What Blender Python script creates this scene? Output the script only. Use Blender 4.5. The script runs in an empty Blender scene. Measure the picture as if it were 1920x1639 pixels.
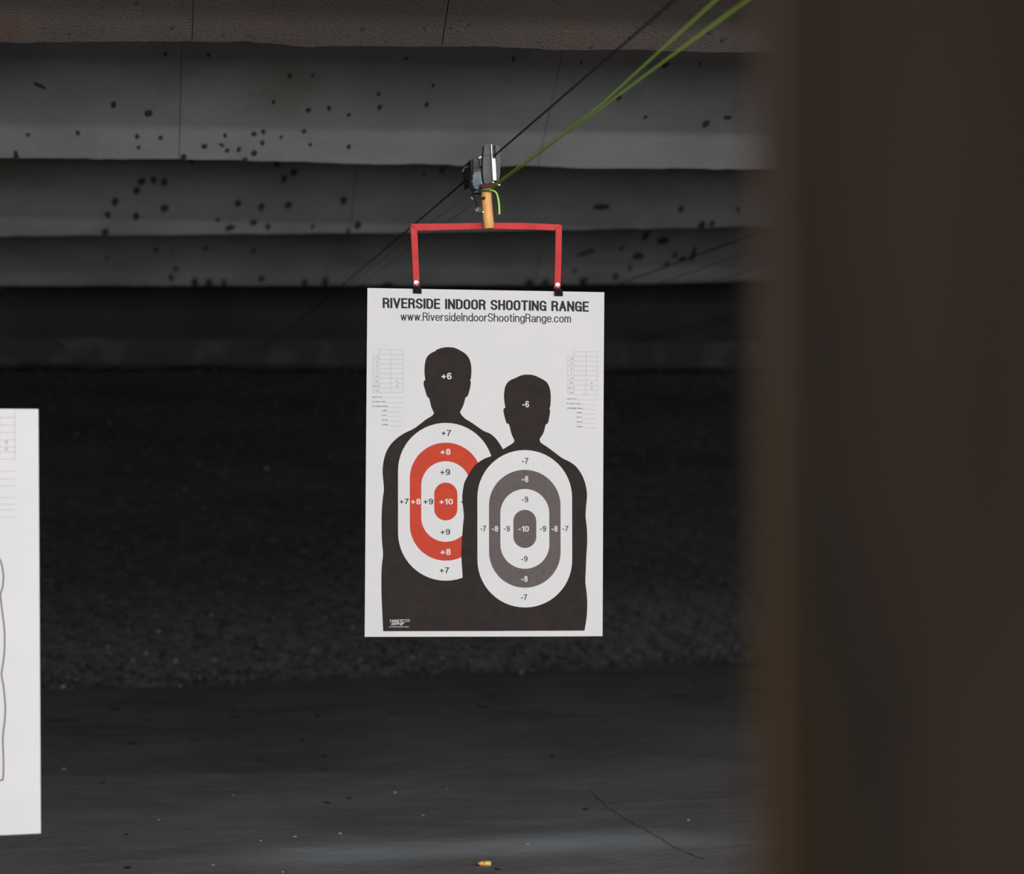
import bpy, bmesh, math, random
from mathutils import Vector, Matrix, noise

# ------------------------------------------------------------------ camera, world, lamps, exposure
scene = bpy.context.scene
col = scene.collection
W, H, F = 1920.0, 1639.0, 5110.0            # frame and focal length in pixels
EYE = Vector((0.0, 0.0, 1.10))
YAW = math.atan((960 - 266) / F)            # camera turned right of the downrange axis (+Y)
PITCH = math.atan((860 - H / 2) / F)
fw = Vector((math.sin(YAW) * math.cos(PITCH), math.cos(YAW) * math.cos(PITCH), math.sin(PITCH)))
rt = Vector((math.cos(YAW), -math.sin(YAW), 0.0))
up = rt.cross(fw)
cam_d = bpy.data.cameras.new('camera')
cam = bpy.data.objects.new('camera', cam_d)
col.objects.link(cam)
cam.matrix_world = Matrix(((rt.x, up.x, -fw.x, EYE.x), (rt.y, up.y, -fw.y, EYE.y), (rt.z, up.z, -fw.z, EYE.z), (0, 0, 0, 1)))
cam_d.sensor_fit = 'HORIZONTAL'; cam_d.sensor_width = 36.0; cam_d.lens = F / W * 36.0
cam_d.clip_start = 0.02; cam_d.clip_end = 100
cam_d.dof.use_dof = True; cam_d.dof.focus_distance = 6.85; cam_d.dof.aperture_fstop = cam_d.lens / 25.0
scene.camera = cam

world = bpy.data.worlds.new('world'); scene.world = world; world.use_nodes = True
world.node_tree.nodes['Background'].inputs[0].default_value = (0.9, 1.0, 1.08, 1)
world.node_tree.nodes['Background'].inputs[1].default_value = 0.010

def area(name, loc, size, power, color, direction, spread=180):
    d = bpy.data.lights.new(name, 'AREA'); d.shape = 'RECTANGLE'; d.size, d.size_y = size
    d.energy = power; d.color = color; d.spread = math.radians(spread)
    o = bpy.data.objects.new(name, d); col.objects.link(o); o.location = loc
    o.rotation_euler = Vector(direction).to_track_quat('-Z', 'Y').to_euler()
    return o
# tube row over the firing line, broad added fill light behind the shooters, cool downlight hidden behind the first baffle
area('firing_line_tubes', (4.0, 1.5, 1.985), (7.4, 0.045), 235, (1.0, 0.915, 0.895), (0, 1, -0.03))
area('rear_fill_light', (-0.6, -7.0, 0.95), (7.0, 1.2), 1040, (0.94, 1.0, 1.0), (0, 1, 0))
dl = area('range_downlight', (0.95, 7.66, 2.74), (1.3, 0.05), 0.19, (0.66, 0.88, 1.0), (0, 0, -1), 13)
dl.rotation_euler = (0, 0, math.radians(12))
area('divider_fill_light', (-0.7, 0.15, 2.6), (0.4, 0.4), 0.25, (1.0, 0.74, 0.55), (0.55, 0.1, -1))  # weak warm fill added to brighten the divider board

scene.view_settings.view_transform = 'Standard'; scene.view_settings.look = 'None'
scene.view_settings.gamma = 1.0; scene.view_settings.use_curve_mapping = False
scene.view_settings.exposure = 0.0

# ------------------------------------------------------------------ helpers
rng = random.Random(7)
def ray(x, y):
    return (fw * F + rt * (x - W / 2) + up * (H / 2 - y)).normalized()
def P(x, y, Y):                              # point at downrange distance Y on the line of sight of a measured point
    d = ray(x, y); t = (Y - EYE.y) / d.y
    return EYE + d * t
def PF(x, y, z=0.0):                         # point on the floor
    d = ray(x, y); t = (z - EYE.z) / d.z
    return EYE + d * t
def lin(c):
    return tuple(((v / 255) / 12.92 if v / 255 <= 0.04045 else ((v / 255 + 0.055) / 1.055) ** 2.4) for v in c) + (1,)

def link(name, me, mat=None, parent=None):
    o = bpy.data.objects.new(name, me); col.objects.link(o)
    if mat and me is not None and not me.materials: me.materials.append(mat)
    if parent: o.parent = parent
    return o
def mesh(name, vs, fs, mat=None, parent=None, smooth=False):
    me = bpy.data.meshes.new(name); me.from_pydata([tuple(v) for v in vs], [], fs); me.update()
    bm = bmesh.new(); bm.from_mesh(me); bmesh.ops.recalc_face_normals(bm, faces=bm.faces); bm.to_mesh(me); bm.free()
    if smooth:
        for p in me.polygons: p.use_smooth = True
    return link(name, me, mat, parent)
def tag(o, label=None, cat=None, group=None, kind=None):
    if label: o['label'] = label
    if cat: o['category'] = cat
    if group: o['group'] = group
    if kind: o['kind'] = kind
    return o
def thing(name, label, cat, group=None):
    o = bpy.data.objects.new(name, None); col.objects.link(o); o.empty_display_size = 0.05
    return tag(o, label, cat, group)
def box(name, x0, x1, y0, y1, z0, z1, mat, parent=None, bevel=0.0):
    bm = bmesh.new(); bmesh.ops.create_cube(bm, size=1)
    for v in bm.verts:
        v.co = Vector(((x0 + x1) / 2 + v.co.x * (x1 - x0), (y0 + y1) / 2 + v.co.y * (y1 - y0), (z0 + z1) / 2 + v.co.z * (z1 - z0)))
    if bevel: bmesh.ops.bevel(bm, geom=list(bm.edges), offset=bevel, segments=2, affect='EDGES')
    me = bpy.data.meshes.new(name); bm.to_mesh(me); bm.free()
    return link(name, me, mat, parent)
def prism(name, pts, Y0, Y1, mat, parent=None, bevel=0.0, Yref=None, smooth=False):
    """outline in photo pixels, read at distance Yref, extruded along the lane from Y0 to Y1"""
    Yref = Yref or Y0
    base = [P(x, y, Yref) for x, y in pts]
    n = len(base)
    vs = [Vector((p.x, Y0, p.z)) for p in base] + [Vector((p.x, Y1, p.z)) for p in base]
    fs = [tuple(range(n)), tuple(range(2 * n - 1, n - 1, -1))] + [(i, (i + 1) % n, n + (i + 1) % n, n + i) for i in range(n)]
    o = mesh(name, vs, fs, mat, parent)
    if bevel:
        bm = bmesh.new(); bm.from_mesh(o.data)
        bmesh.ops.bevel(bm, geom=list(bm.edges), offset=bevel, segments=2, affect='EDGES', clamp_overlap=True)
        bm.to_mesh(o.data); bm.free()
    return o
def tube(name, pts, r, mat, parent=None, seg=8, radii=None, caps=True):
    pts = [Vector(p) for p in pts]; vs = []; fs = []; n = len(pts)
    nrm = None
    for i, p in enumerate(pts):
        t = (pts[min(i + 1, n - 1)] - pts[max(i - 1, 0)]).normalized()
        if nrm is None:
            nrm = t.cross(Vector((0, 0, 1)))
            if nrm.length < 0.01: nrm = t.cross(Vector((1, 0, 0)))
        nrm = (nrm - t * nrm.dot(t)).normalized(); b = t.cross(nrm)
        rr = radii[i] if radii else r
        for k in range(seg):
            a = 2 * math.pi * k / seg
            vs.append(p + nrm * math.cos(a) * rr + b * math.sin(a) * rr)
    for i in range(n - 1):
        for k in range(seg):
            k2 = (k + 1) % seg
            fs.append((i * seg + k, i * seg + k2, (i + 1) * seg + k2, (i + 1) * seg + k))
    if caps:
        fs.append(tuple(range(seg))); fs.append(tuple(range(n * seg - 1, (n - 1) * seg - 1, -1)))
    o = mesh(name, vs, fs, mat, parent)
    for p in o.data.polygons:
        if len(p.vertices) == 4: p.use_smooth = True
    return o
def smooth_line(pts, n=6):
    pts = [Vector(p) for p in pts]; out = []
    for i in range(len(pts) - 1):
        p0 = pts[max(i - 1, 0)]; p1 = pts[i]; p2 = pts[i + 1]; p3 = pts[min(i + 2, len(pts) - 1)]
        for k in range(n):
            t = k / n
            out.append(0.5 * ((2 * p1) + (p2 - p0) * t + (2 * p0 - 5 * p1 + 4 * p2 - p3) * t * t + (3 * p1 - p0 - 3 * p2 + p3) * t ** 3))
    out.append(pts[-1]); return out

# ------------------------------------------------------------------ materials
def material(name, color, rough=0.7, metal=0.0, vary=None, scale=20.0, detail=6.0, stretch=(1, 1, 1), bump=0.0, bump_scale=80.0, lo=0.35, hi=0.65, spec=0.5, extra=None):
    m = bpy.data.materials.new(name); m.use_nodes = True
    nt = m.node_tree; b = nt.nodes['Principled BSDF']
    b.inputs['Roughness'].default_value = rough; b.inputs['Metallic'].default_value = metal
    b.inputs['Specular IOR Level'].default_value = spec
    b.inputs['Base Color'].default_value = tuple(color) + (1,) if len(color) == 3 else color
    tc = nt.nodes.new('ShaderNodeTexCoord')
    src = None
    def nz(sc, det, st=(1, 1, 1), l=0.35, h=0.65, off=0.0):
        mp = nt.nodes.new('ShaderNodeMapping'); mp.inputs['Scale'].default_value = st; mp.inputs['Location'].default_value = (off, off * 0.7, off * 1.3)
        nt.links.new(tc.outputs['Object'], mp.inputs['Vector'])
        n = nt.nodes.new('ShaderNodeTexNoise'); n.inputs['Scale'].default_value = sc; n.inputs['Detail'].default_value = det
        nt.links.new(mp.outputs[0], n.inputs['Vector'])
        r = nt.nodes.new('ShaderNodeMapRange'); r.inputs[1].default_value = l; r.inputs[2].default_value = h
        nt.links.new(n.outputs['Fac'], r.inputs[0]); return r.outputs[0]
    cur = None
    layers = []
    if vary: layers.append((vary, scale, detail, stretch, lo, hi, 0.0))
    for e in (extra or []): layers.append(e)
    for (c2, sc, det, st, l, h, off) in layers:
        mx = nt.nodes.new('ShaderNodeMix'); mx.data_type = 'RGBA'
        if cur is None: mx.inputs[6].default_value = tuple(color)[:3] + (1,)
        else: nt.links.new(cur, mx.inputs[6])
        mx.inputs[7].default_value = tuple(c2)[:3] + (1,)
        nt.links.new(nz(sc, det, st, l, h, off), mx.inputs[0]); cur = mx.outputs[2]
    if cur is not None: nt.links.new(cur, b.inputs['Base Color'])
    if bump:
        bp = nt.nodes.new('ShaderNodeBump'); bp.inputs['Strength'].default_value = bump; bp.inputs['Distance'].default_value = 0.01
        nt.links.new(nz(bump_scale, 8, off=3.1), bp.inputs['Height']); nt.links.new(bp.outputs[0], b.inputs['Normal'])
    return m
S1 = (1, 1, 1)
M = {}
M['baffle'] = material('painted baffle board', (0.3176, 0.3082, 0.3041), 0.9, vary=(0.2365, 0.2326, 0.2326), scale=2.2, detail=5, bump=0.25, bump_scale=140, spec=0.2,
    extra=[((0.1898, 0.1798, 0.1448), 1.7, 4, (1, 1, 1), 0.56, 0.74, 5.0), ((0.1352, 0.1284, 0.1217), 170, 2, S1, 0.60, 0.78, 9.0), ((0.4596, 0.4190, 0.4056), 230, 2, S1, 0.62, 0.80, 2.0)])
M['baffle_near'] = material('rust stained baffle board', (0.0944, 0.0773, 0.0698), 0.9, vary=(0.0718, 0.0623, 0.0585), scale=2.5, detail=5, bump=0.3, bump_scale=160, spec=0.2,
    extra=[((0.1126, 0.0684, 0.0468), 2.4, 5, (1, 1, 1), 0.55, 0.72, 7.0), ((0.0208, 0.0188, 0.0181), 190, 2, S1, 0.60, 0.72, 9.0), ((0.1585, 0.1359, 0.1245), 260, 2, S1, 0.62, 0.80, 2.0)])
M['mark'] = material('lead smear', (0.0280, 0.0272, 0.0272), 0.75, vary=(0.0480, 0.0464, 0.0448), scale=60)
M['ceiling'] = material('dark ceiling paint', (0.06, 0.06, 0.06), 0.9, vary=(0.04, 0.04, 0.04), scale=3)
M['floor'] = material('dark grey concrete floor', (0.3768, 0.3702, 0.3702), 0.82, vary=(0.2556, 0.2522, 0.2556), scale=1.4, detail=8, bump=0.12, bump_scale=45, spec=0.25,
    extra=[((0.4750, 0.4685, 0.4651), 5.0, 8, (0.8, 1.5, 1), 0.50, 0.95, 4.0), ((0.2129, 0.2097, 0.2097), 9.0, 6, (0.7, 1.3, 1), 0.56, 0.95, 8.0), ((0.6224, 0.6224, 0.6224), 150, 2, S1, 0.66, 0.82, 1.0)])
M['crack'] = material('floor crack', (0.10, 0.10, 0.10), 0.95, vary=(0.17, 0.17, 0.17), scale=30)
M['dust'] = material('pale dust', (0.17, 0.17, 0.17), 0.95, vary=(0.11, 0.11, 0.11), scale=40)
M['wall'] = material('black rubber wall sheet', (0.0466, 0.0466, 0.0466), 0.9, vary=(0.0350, 0.0350, 0.0361), scale=2.5, spec=0.15)
M['beam'] = material('scuffed dark beam', (0.0503, 0.0503, 0.0518), 0.9, vary=(0.1295, 0.1295, 0.1325), scale=4.0, detail=7, lo=0.52, hi=0.82, spec=0.2)
M['berm'] = material('packed black rubber', (0.0883, 0.0883, 0.0883), 0.95, vary=(0.1434, 0.1434, 0.1488), scale=14, detail=8, bump=0.6, bump_scale=30, spec=0.15)
M['granule'] = material('rubber granules', (0.0361, 0.0361, 0.0384), 0.7, vary=(0.1129, 0.1129, 0.1174), scale=9, detail=4, lo=0.48, hi=0.75, spec=0.3)
M['chip'] = material('grey paper chip', (0.42, 0.42, 0.415), 0.85, vary=(0.14, 0.14, 0.14), scale=3.0, lo=0.4, hi=0.6)
M['white_chip'] = material('white paper chip', (0.62, 0.62, 0.60), 0.8, vary=(0.4, 0.4, 0.39), scale=30)
M['divider'] = material('worn brown divider board', (0.1052, 0.0648, 0.0475), 0.85, vary=(0.0597, 0.0438, 0.0350), scale=3.5, detail=3, stretch=(1, 1.6, 1), lo=0.40, hi=0.62, spec=0.15, extra=[((0.0842, 0.0508, 0.0262), 2.6, 2, S1, 0.55, 0.70, 3.3)])
M['divider_trim'] = material('dark divider edge', (0.0600, 0.0510, 0.0468), 0.8, vary=(0.0450, 0.0360, 0.0330), scale=8)
M['paper'] = material('white target paper', (0.715, 0.70, 0.705), 0.75, vary=(0.69, 0.685, 0.69), scale=9, detail=3, bump=0.05, bump_scale=25, spec=0.25)
M['ink'] = material('black print', (0.038, 0.029, 0.027), 0.7, vary=(0.030, 0.025, 0.024), scale=30, spec=0.06)
M['ink_text'] = material('dark text print', (0.022, 0.024, 0.026), 0.7, vary=(0.03, 0.03, 0.03), scale=60, spec=0.2)
M['red_ink'] = material('orange red print', (0.58, 0.070, 0.040), 0.7, vary=(0.54, 0.064, 0.036), scale=60, spec=0.06)
M['grey_ink'] = material('warm grey print', (0.150, 0.130, 0.127), 0.7, vary=(0.115, 0.098, 0.097), scale=260, detail=3, spec=0.06)
M['white_ink'] = material('unprinted paper white', (0.715, 0.705, 0.71), 0.75, vary=(0.69, 0.685, 0.69), scale=9, spec=0.25)
M['line_ink'] = material('faint grey print', (0.50, 0.48, 0.48), 0.75, vary=(0.46, 0.44, 0.44), scale=40, spec=0.2)
M['small_ink'] = material('small grey lettering', (0.22, 0.21, 0.21), 0.75, vary=(0.28, 0.27, 0.27), scale=40, spec=0.2)
M['outline_ink'] = material('brown outline print', (0.075, 0.042, 0.034), 0.75, vary=(0.055, 0.032, 0.026), scale=40, spec=0.2)
M['red'] = material('chipped red paint', (0.6720, 0.0609, 0.0630), 0.6, spec=0.12, vary=(0.5460, 0.0483, 0.0525), scale=28, detail=6, bump=0.15, bump_scale=120, extra=[((0.7560, 0.2310, 0.2100), 60, 4, S1, 0.66, 0.80, 2.0), ((0.1050, 0.0126, 0.0147), 45, 4, S1, 0.70, 0.82, 6.0)])
M['zinc'] = material('galvanised steel', (0.0575, 0.0600, 0.0640), 0.5, 0.25, vary=(0.0275, 0.0290, 0.0320), scale=22, detail=5)
M['zinc_bright'] = material('bright bent steel', (0.86, 0.82, 0.80), 0.42, 0.35, vary=(0.62, 0.58, 0.56), scale=60, detail=5, lo=0.48, hi=0.68)
M['steel_blue'] = material('blue grey steel', (0.20, 0.25, 0.30), 0.5, 0.45, vary=(0.12, 0.15, 0.18), scale=30)
M['dark_metal'] = material('dark metal', (0.035, 0.034, 0.036), 0.5, 0.6, vary=(0.06, 0.058, 0.06), scale=30)
M['rust'] = material('rusty collar', (0.06, 0.03, 0.022), 0.8, vary=(0.11, 0.05, 0.03), scale=60)
M['chrome'] = material('screw head', (0.6120, 0.6192, 0.6192), 0.3, 0.4, vary=(0.4320, 0.4464, 0.4464), scale=200)
M['wood'] = material('yellow wooden post', (0.8260, 0.4012, 0.1180), 0.55, vary=(0.9440, 0.5428, 0.2124), scale=30, detail=6, stretch=(3, 3, 0.25), extra=[((0.4012, 0.1652, 0.0413), 18, 5, (2, 2, 0.5), 0.62, 0.80, 4.0)])
M['hole'] = material('dark hole', (0.02, 0.012, 0.008), 0.9, vary=(0.03, 0.02, 0.012), scale=50)
M['green'] = material('green string', (0.52, 0.92, 0.06), 0.5, vary=(0.66, 0.95, 0.16), scale=50)
M['green_tail'] = material('bright lime string end', (0.44, 0.80, 0.12), 0.5, vary=(0.52, 0.84, 0.2), scale=50)
M['green_old'] = material('faded green string', (0.09, 0.125, 0.05), 0.8, spec=0.1, vary=(0.06, 0.09, 0.04), scale=40)
M['cable'] = material('black wire rope', (0.010, 0.009, 0.009), 0.6, vary=(0.016, 0.014, 0.014), scale=60, spec=0.2)
M['cable_grey'] = material('dull grey wire rope', (0.09, 0.09, 0.088), 0.7, vary=(0.05, 0.05, 0.05), scale=6)
M['clip'] = material('black binder clip', (0.008, 0.008, 0.009), 0.8, spec=0.1, vary=(0.015, 0.015, 0.016), scale=60)
M['wire'] = material('wire', (0.62, 0.61, 0.59), 0.4, 0.5, vary=(0.42, 0.41, 0.40), scale=80)
M['wire_dull'] = material('dull wire', (0.20, 0.185, 0.17), 0.6, 0.3, vary=(0.12, 0.11, 0.10), scale=80)
M['brass'] = material('brass', (0.98, 0.66, 0.26), 0.35, 0.2, vary=(0.90, 0.52, 0.15), scale=80)
M['copper'] = material('copper jacket', (0.95, 0.52, 0.18), 0.35, 0.2, vary=(0.85, 0.42, 0.12), scale=80)

# nylon string lets light through
def translucent(m, color, fac):
    nt = m.node_tree; out = nt.nodes['Material Output']; b = nt.nodes['Principled BSDF']
    t = nt.nodes.new('ShaderNodeBsdfTranslucent'); t.inputs['Color'].default_value = color
    mx = nt.nodes.new('ShaderNodeMixShader'); mx.inputs[0].default_value = fac
    nt.links.new(b.outputs[0], mx.inputs[1]); nt.links.new(t.outputs[0], mx.inputs[2]); nt.links.new(mx.outputs[0], out.inputs[0])
translucent(M['green'], (0.78, 0.95, 0.14, 1), 0.5)

# ------------------------------------------------------------------ setting
X0, X1 = -6.0, 8.0
tag(box('floor', X0, X1, -8.0, 20.5, -0.12, 0.0, M['floor']), 'dark grey worn concrete floor of the range', kind='structure')
floor = bpy.data.objects['floor']
tag(box('wall_back', X0, X1, 20.3, 20.5, 0.0, 2.95, M['wall']), 'black rubber faced end wall behind the berm', kind='structure')
tag(box('wall_left', X0 - 0.15, X0, -8.0, 20.5, 0.0, 2.95, M['wall']), 'dark left side wall of the range', kind='structure')
tag(box('wall_right', X1, X1 + 0.15, -8.0, 20.5, 0.0, 2.95, M['wall']), 'dark right side wall of the range', kind='structure')
ceiling = box('ceiling', X0, X1, -8.0, 20.5, 2.85, 2.95, M['ceiling'])
tag(ceiling, 'dark ceiling hung with rows of sloping baffle boards', kind='structure')
# scuffed beam across the end wall
zb0 = P(400, 684, 20.2).z; zb1 = P(400, 636, 20.2).z
tag(box('trim_1', X0, X1, 20.14, 20.3, zb0, zb1, M['beam'], bevel=0.01), 'scuffed dark beam across the black end wall', kind='structure')

# sloping baffles: bottom edges measured along x, board seams, distance
TAN = math.tan(math.radians(29)); RUN = 1.12
BAF = [
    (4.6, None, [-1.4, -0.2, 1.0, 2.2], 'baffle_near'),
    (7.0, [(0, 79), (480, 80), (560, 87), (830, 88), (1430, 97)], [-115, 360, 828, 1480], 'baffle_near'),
    (9.7, [(0, 297), (340, 298), (700, 308), (1000, 311), (1110, 315), (1430, 318)], [-335, 336, 1008, 1690], 'baffle'),
    (13.0, [(0, 443), (340, 440), (750, 436), (1050, 430), (1430, 425)], [-10, 655, 1306], 'baffle'),
    (16.8, [(0, 535), (700, 535), (1120, 533), (1200, 531), (1430, 525)], [-150, 322, 1000, 1500], 'baffle'),
]
baffle_edge = {}
panels = []
for bi, (Yb, prof, seams, mk) in enumerate(BAF):
    if prof:
        pp = [P(x, y, Yb) for x, y in prof]
        ex = [(p.x, p.z) for p in pp]
        sx = sorted(P(s, 300, Yb).x for s in seams)
    else:
        z = 2.118 if bi == 0 else 2.20
        ex = [(-1, z), (1, z)]; sx = list(seams)
    def edge(x, ex=ex):
        if x <= ex[0][0]: return ex[0][1]
        if x >= ex[-1][0]: return ex[-1][1]
        for (a, za), (b, zb) in zip(ex, ex[1:]):
            if a <= x <= b: return za + (zb - za) * (x - a) / (b - a)
    baffle_edge[bi] = edge
    while sx[0] > X0 + 1.2: sx.insert(0, sx[0] - 1.22)
    while sx[-1] < X1 - 1.2: sx.append(sx[-1] + 1.22)
    sx = [X0 + 0.002] + sx + [X1 - 0.002]
    for k in range(len(sx) - 1):
        a, b = sx[k] + 0.0012, sx[k + 1] - 0.0012
        if b - a < 0.05: continue
        n = max(4, int((b - a) / 0.04)); r0 = rng.uniform(-0.004, 0.004); vs = []
        for i in range(n + 1):
            x = a + (b - a) * i / n
            w = noise.noise(Vector((x * 5, bi * 7.3, 0))) * 0.005 + noise.noise(Vector((x * 22, bi * 3.1, 4))) * 0.0035
            z = edge(x) + w + (r0 * 0.4); y = Yb + r0
            vs += [Vector((x, y, z)), Vector((x, y - RUN, z + RUN * TAN)), Vector((x, y - RUN + 0.012, z + RUN * TAN + 0.022)), Vector((x, y + 0.012, z + 0.022))]
        fs = []
        for i in range(n):
            q, p = i * 4, i * 4 + 4
            for j in range(4):
                fs.append((q + j, q + (j + 1) % 4, p + (j + 1) % 4, p + j))
        fs += [(0, 1, 2, 3), (n * 4 + 3, n * 4 + 2, n * 4 + 1, n * 4)]
        o = mesh('baffle_board', vs, fs, M[mk], ceiling)
        panels.append((bi, a, b, o, Yb + r0, r0))

nrm_b = Vector((0, -math.sin(math.radians(29)), -math.cos(math.radians(29))))
def wave(x, bi):
    return noise.noise(Vector((x * 5, bi * 7.3, 0))) * 0.005 + noise.noise(Vector((x * 22, bi * 3.1, 4))) * 0.0035
def hit_baffle(x, y):
    d = ray(x, y)
    for bi in (1, 2, 3, 4):
        Yb = BAF[bi][0]; e = baffle_edge[bi]; X = EYE.x + d.x / d.y * Yb
        ze = e(X)
        # z = ze + (Yb - Y) * TAN ; z = EYE.z + d.z/d.y * Y
        s = d.z / d.y; Y = (ze + Yb * TAN - EYE.z) / (s + TAN)
        if 0 <= Yb - Y <= RUN:
            X = EYE.x + d.x / d.y * Y
            for (pb, a, b, o, yy, r0) in panels:
                if pb == bi and a - 0.01 <= X <= b + 0.01:
                    for _ in range(3):       # settle on the slightly uneven face of this board
                        Y = (e(X) + wave(X, bi) + r0 * 0.4 + yy * TAN - EYE.z) / (s + TAN); X = EYE.x + d.x / d.y * Y
                    return o, Vector((X, Y, EYE.z + s * Y)) + nrm_b * 0.0008, bi
    return None

# lumpy lead smears left by ricochets
def mark_mesh(seed):
    r = random.Random(seed); vs = [(0, 0, 1)]; fs = []; n = 9
    rad = [r.uniform(0.72, 1.15) for _ in range(n)]
    for ring, (rr, h) in enumerate(((0.55, 0.8), (1.0, 0.0))):
        for k in range(n):
            a = 2 * math.pi * k / n
            vs.append((math.cos(a) * rr * rad[k], math.sin(a) * rr * rad[k], h))
    for k in range(n):
        k2 = (k + 1) % n
        fs.append((0, 1 + k, 1 + k2)); fs.append((1 + k, 1 + n + k, 1 + n + k2, 1 + k2))
    me = bpy.data.meshes.new('bullet_mark'); me.from_pydata(vs, [], fs); me.update(); me.materials.append(M['mark']); 
    for p in me.polygons: p.use_smooth = True
    return me
MARKS = [mark_mesh(s) for s in range(5)]
t1 = Vector((1, 0, 0)); t2 = nrm_b.cross(t1)
marks = [(74,160,11,4,40),(213,196,6),(278,212,7),(391,103,4),(310,100,4),(543,142,4.5),(513,191,4),(578,206,5),(617,203,5),(710,175,4.5),(654,215,4),(712,201,5),(762,109,3.5),(586,141,3.5),
 (131,62,3),(83,52,3),(323,51,4.5),(681,52,6),(797,52,5),(846,51,3.5),(880,45,4),(1222,44,3.5),(1331,60,5),(1355,74,6),(256,4,5),(20,66,3),(420,66,2.5),(470,66,2.5),(595,80,3),(1111,88,2.5),(1180,70,2.5),(1010,78,2),
 (1247,121,6.5),(963,110,4.5),(1312,119,3.5),(1323,232,7),(1365,220,8,5,30),(1160,183,5),(812,160,4),(800,195,5),(1210,219,4),(1090,117,3),
 (52,252,4),(146,249,5),(257,255,5),(301,258,4.5),(260,276,4),(383,274,5.5),(422,254,4.5),(416,271,6,3.5,60),(426,282,4.5),(448,280,5),(476,251,5),(494,247,5),(492,267,5),(476,287,6),(527,257,4),(570,246,4.5),(582,271,4),(654,274,5),(344,294,6),(359,299,7),(459,299,5),(519,308,7),(30,290,6,10,0),
 (550,323,7.5),(533,335,6.5),(265,340,7.5),(288,338,7),(308,340,7.5),(256,357,7.5),(216,378,7.5),(308,390,7.5),(202,403,6.5),(255,404,7.5),(446,381,6.5),(490,388,7),(540,384,7),(644,376,7.5),(795,325,4),
 (197,435,7.5),(430,427,10,7,20),(475,417,6.5),(502,425,6),(671,421,7.5),(654,433,6.5),(586,425,4.5),(408,412,4),
 (292,469,5),(475,469,5),(385,465,4.5),(330,505,5),(200,483,4),
 (321,521,6.5),(365,527,8),(391,529,7),(420,529,6),(490,522,6.5),(571,529,8,6,0),(610,526,8),(725,533,11,5,0),
 (829,319,5.5),(1124,387,18,7,5),(1277,392,7),(1316,421,8),(1334,419,6),(1211,442,8),(1241,450,12,9,20),(1195,479,11,9,50),(1300,475,7,14,0),(1279,485,8,6,0),(1265,478,6),(1093,527,8),(1154,519,7),(1181,502,6),(991,531,8),(1022,531,8),(1100,473,15,5,-30),(1077,508,5),(1385,392,5),(1165,465,5),(1250,495,5)]
for i, mk in enumerate(marks):
    x, y, a = mk[:3]; b = mk[3] if len(mk) > 3 else a; rot = -math.radians(mk[4]) if len(mk) > 3 else rng.uniform(0, 6.28)
    h = hit_baffle(x, y)
    if not h: continue
    o, p, bi = h
    s = (p - EYE).length / F
    c = link('bullet_mark', MARKS[i % 5], None, o)
    g = 1.0 / math.sin(math.radians(29) + math.atan((p.z - EYE.z) / p.y))      # marks are round in the photo on a sloped board
    u = t1 * math.cos(rot) + t2 * math.sin(rot); v = nrm_b.cross(u)
    if len(mk) > 3: u, v = t1, t2
    if len(mk) > 3:
        R2 = Matrix(((math.cos(rot), -math.sin(rot)), (math.sin(rot), math.cos(rot))))
        A = (t1 * R2[0][0] + t2 * g * R2[1][0]) * a * s; B = (t1 * R2[0][1] + t2 * g * R2[1][1]) * b * s
    else:
        A = t1 * a * s; B = t2 * a * s * g * 1.12
    N = nrm_b * 0.0025
    c.matrix_world = Matrix(((A.x, B.x, N.x, p.x), (A.y, B.y, N.y, p.y), (A.z, B.z, N.z, p.z), (0, 0, 0, 1)))

# floor wear: lead marks, cracks, dust streaks
for i, (x, y, a) in enumerate([(248,1394,8),(365,1388,6),(607,1417,6),(606,1442,6),(612,1505,6),(654,1497,5),(193,1467,5),(239,1627,6),(237,1565,4),(925,1304,7),(736,1336,6),(1035,1418,5),(1098,1517,5),(933,1630,5),(214,1329,8),(595,1342,6),(488,1425,5),(735,1336,5),(272,1335,6),(440,1333,7),(565,1388,5)]):
    p = PF(x, y, 0.0005); s = (p - EYE).length / F
    c = link('bullet_mark', MARKS[i % 5], None, floor)
    c.location = p; c.scale = (a * s, a * s * 3.0, 0.002); c.rotation_euler = (0, 0, rng.uniform(-0.5, 0.5))
def ribbon(name, pts, w, mat, seed):
    r = random.Random(seed); q = []
    for i in range(len(pts) - 1):
        a, b = Vector(pts[i]), Vector(pts[i + 1]); n = 7
        for k in range(n):
            q.append(a.lerp(b, k / n) + Vector((r.uniform(-1, 1) * 2.2, r.uniform(-1, 1) * 1.2)))
    q.append(Vector(pts[-1])); vs = []; fs = []
    for i, p in enumerate(q):
        c = PF(p.x, p.y, 0.0); d = w * r.uniform(0.4, 1.2)
        vs += [c + Vector((-d * 0.4, -d, 0.0006)), c + Vector((0, 0, 0.0012)), c + Vector((d * 0.4, d, 0.0006))]
        if i:
            fs += [(3 * i - 3, 3 * i, 3 * i + 1, 3 * i - 2), (3 * i - 2, 3 * i + 1, 3 * i + 2, 3 * i - 1)]
    return mesh(name, vs, fs, mat, floor)
ribbon('crack', [(1105, 1482), (1135, 1512), (1180, 1540), (1225, 1565), (1270, 1592), (1320, 1612)], 0.007, M['crack'], 1)
ribbon('crack', [(1135, 1507), (1190, 1502), (1260, 1500), (1330, 1496), (1400, 1492), (1480, 1494)], 0.009, M['crack'], 2)
ribbon('crack', [(800, 1520), (870, 1514), (950, 1516)], 0.006, M['crack'], 3)
ribbon('crack', [(1100, 1482), (1125, 1470), (1150, 1464)], 0.004, M['crack'], 5)
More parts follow.
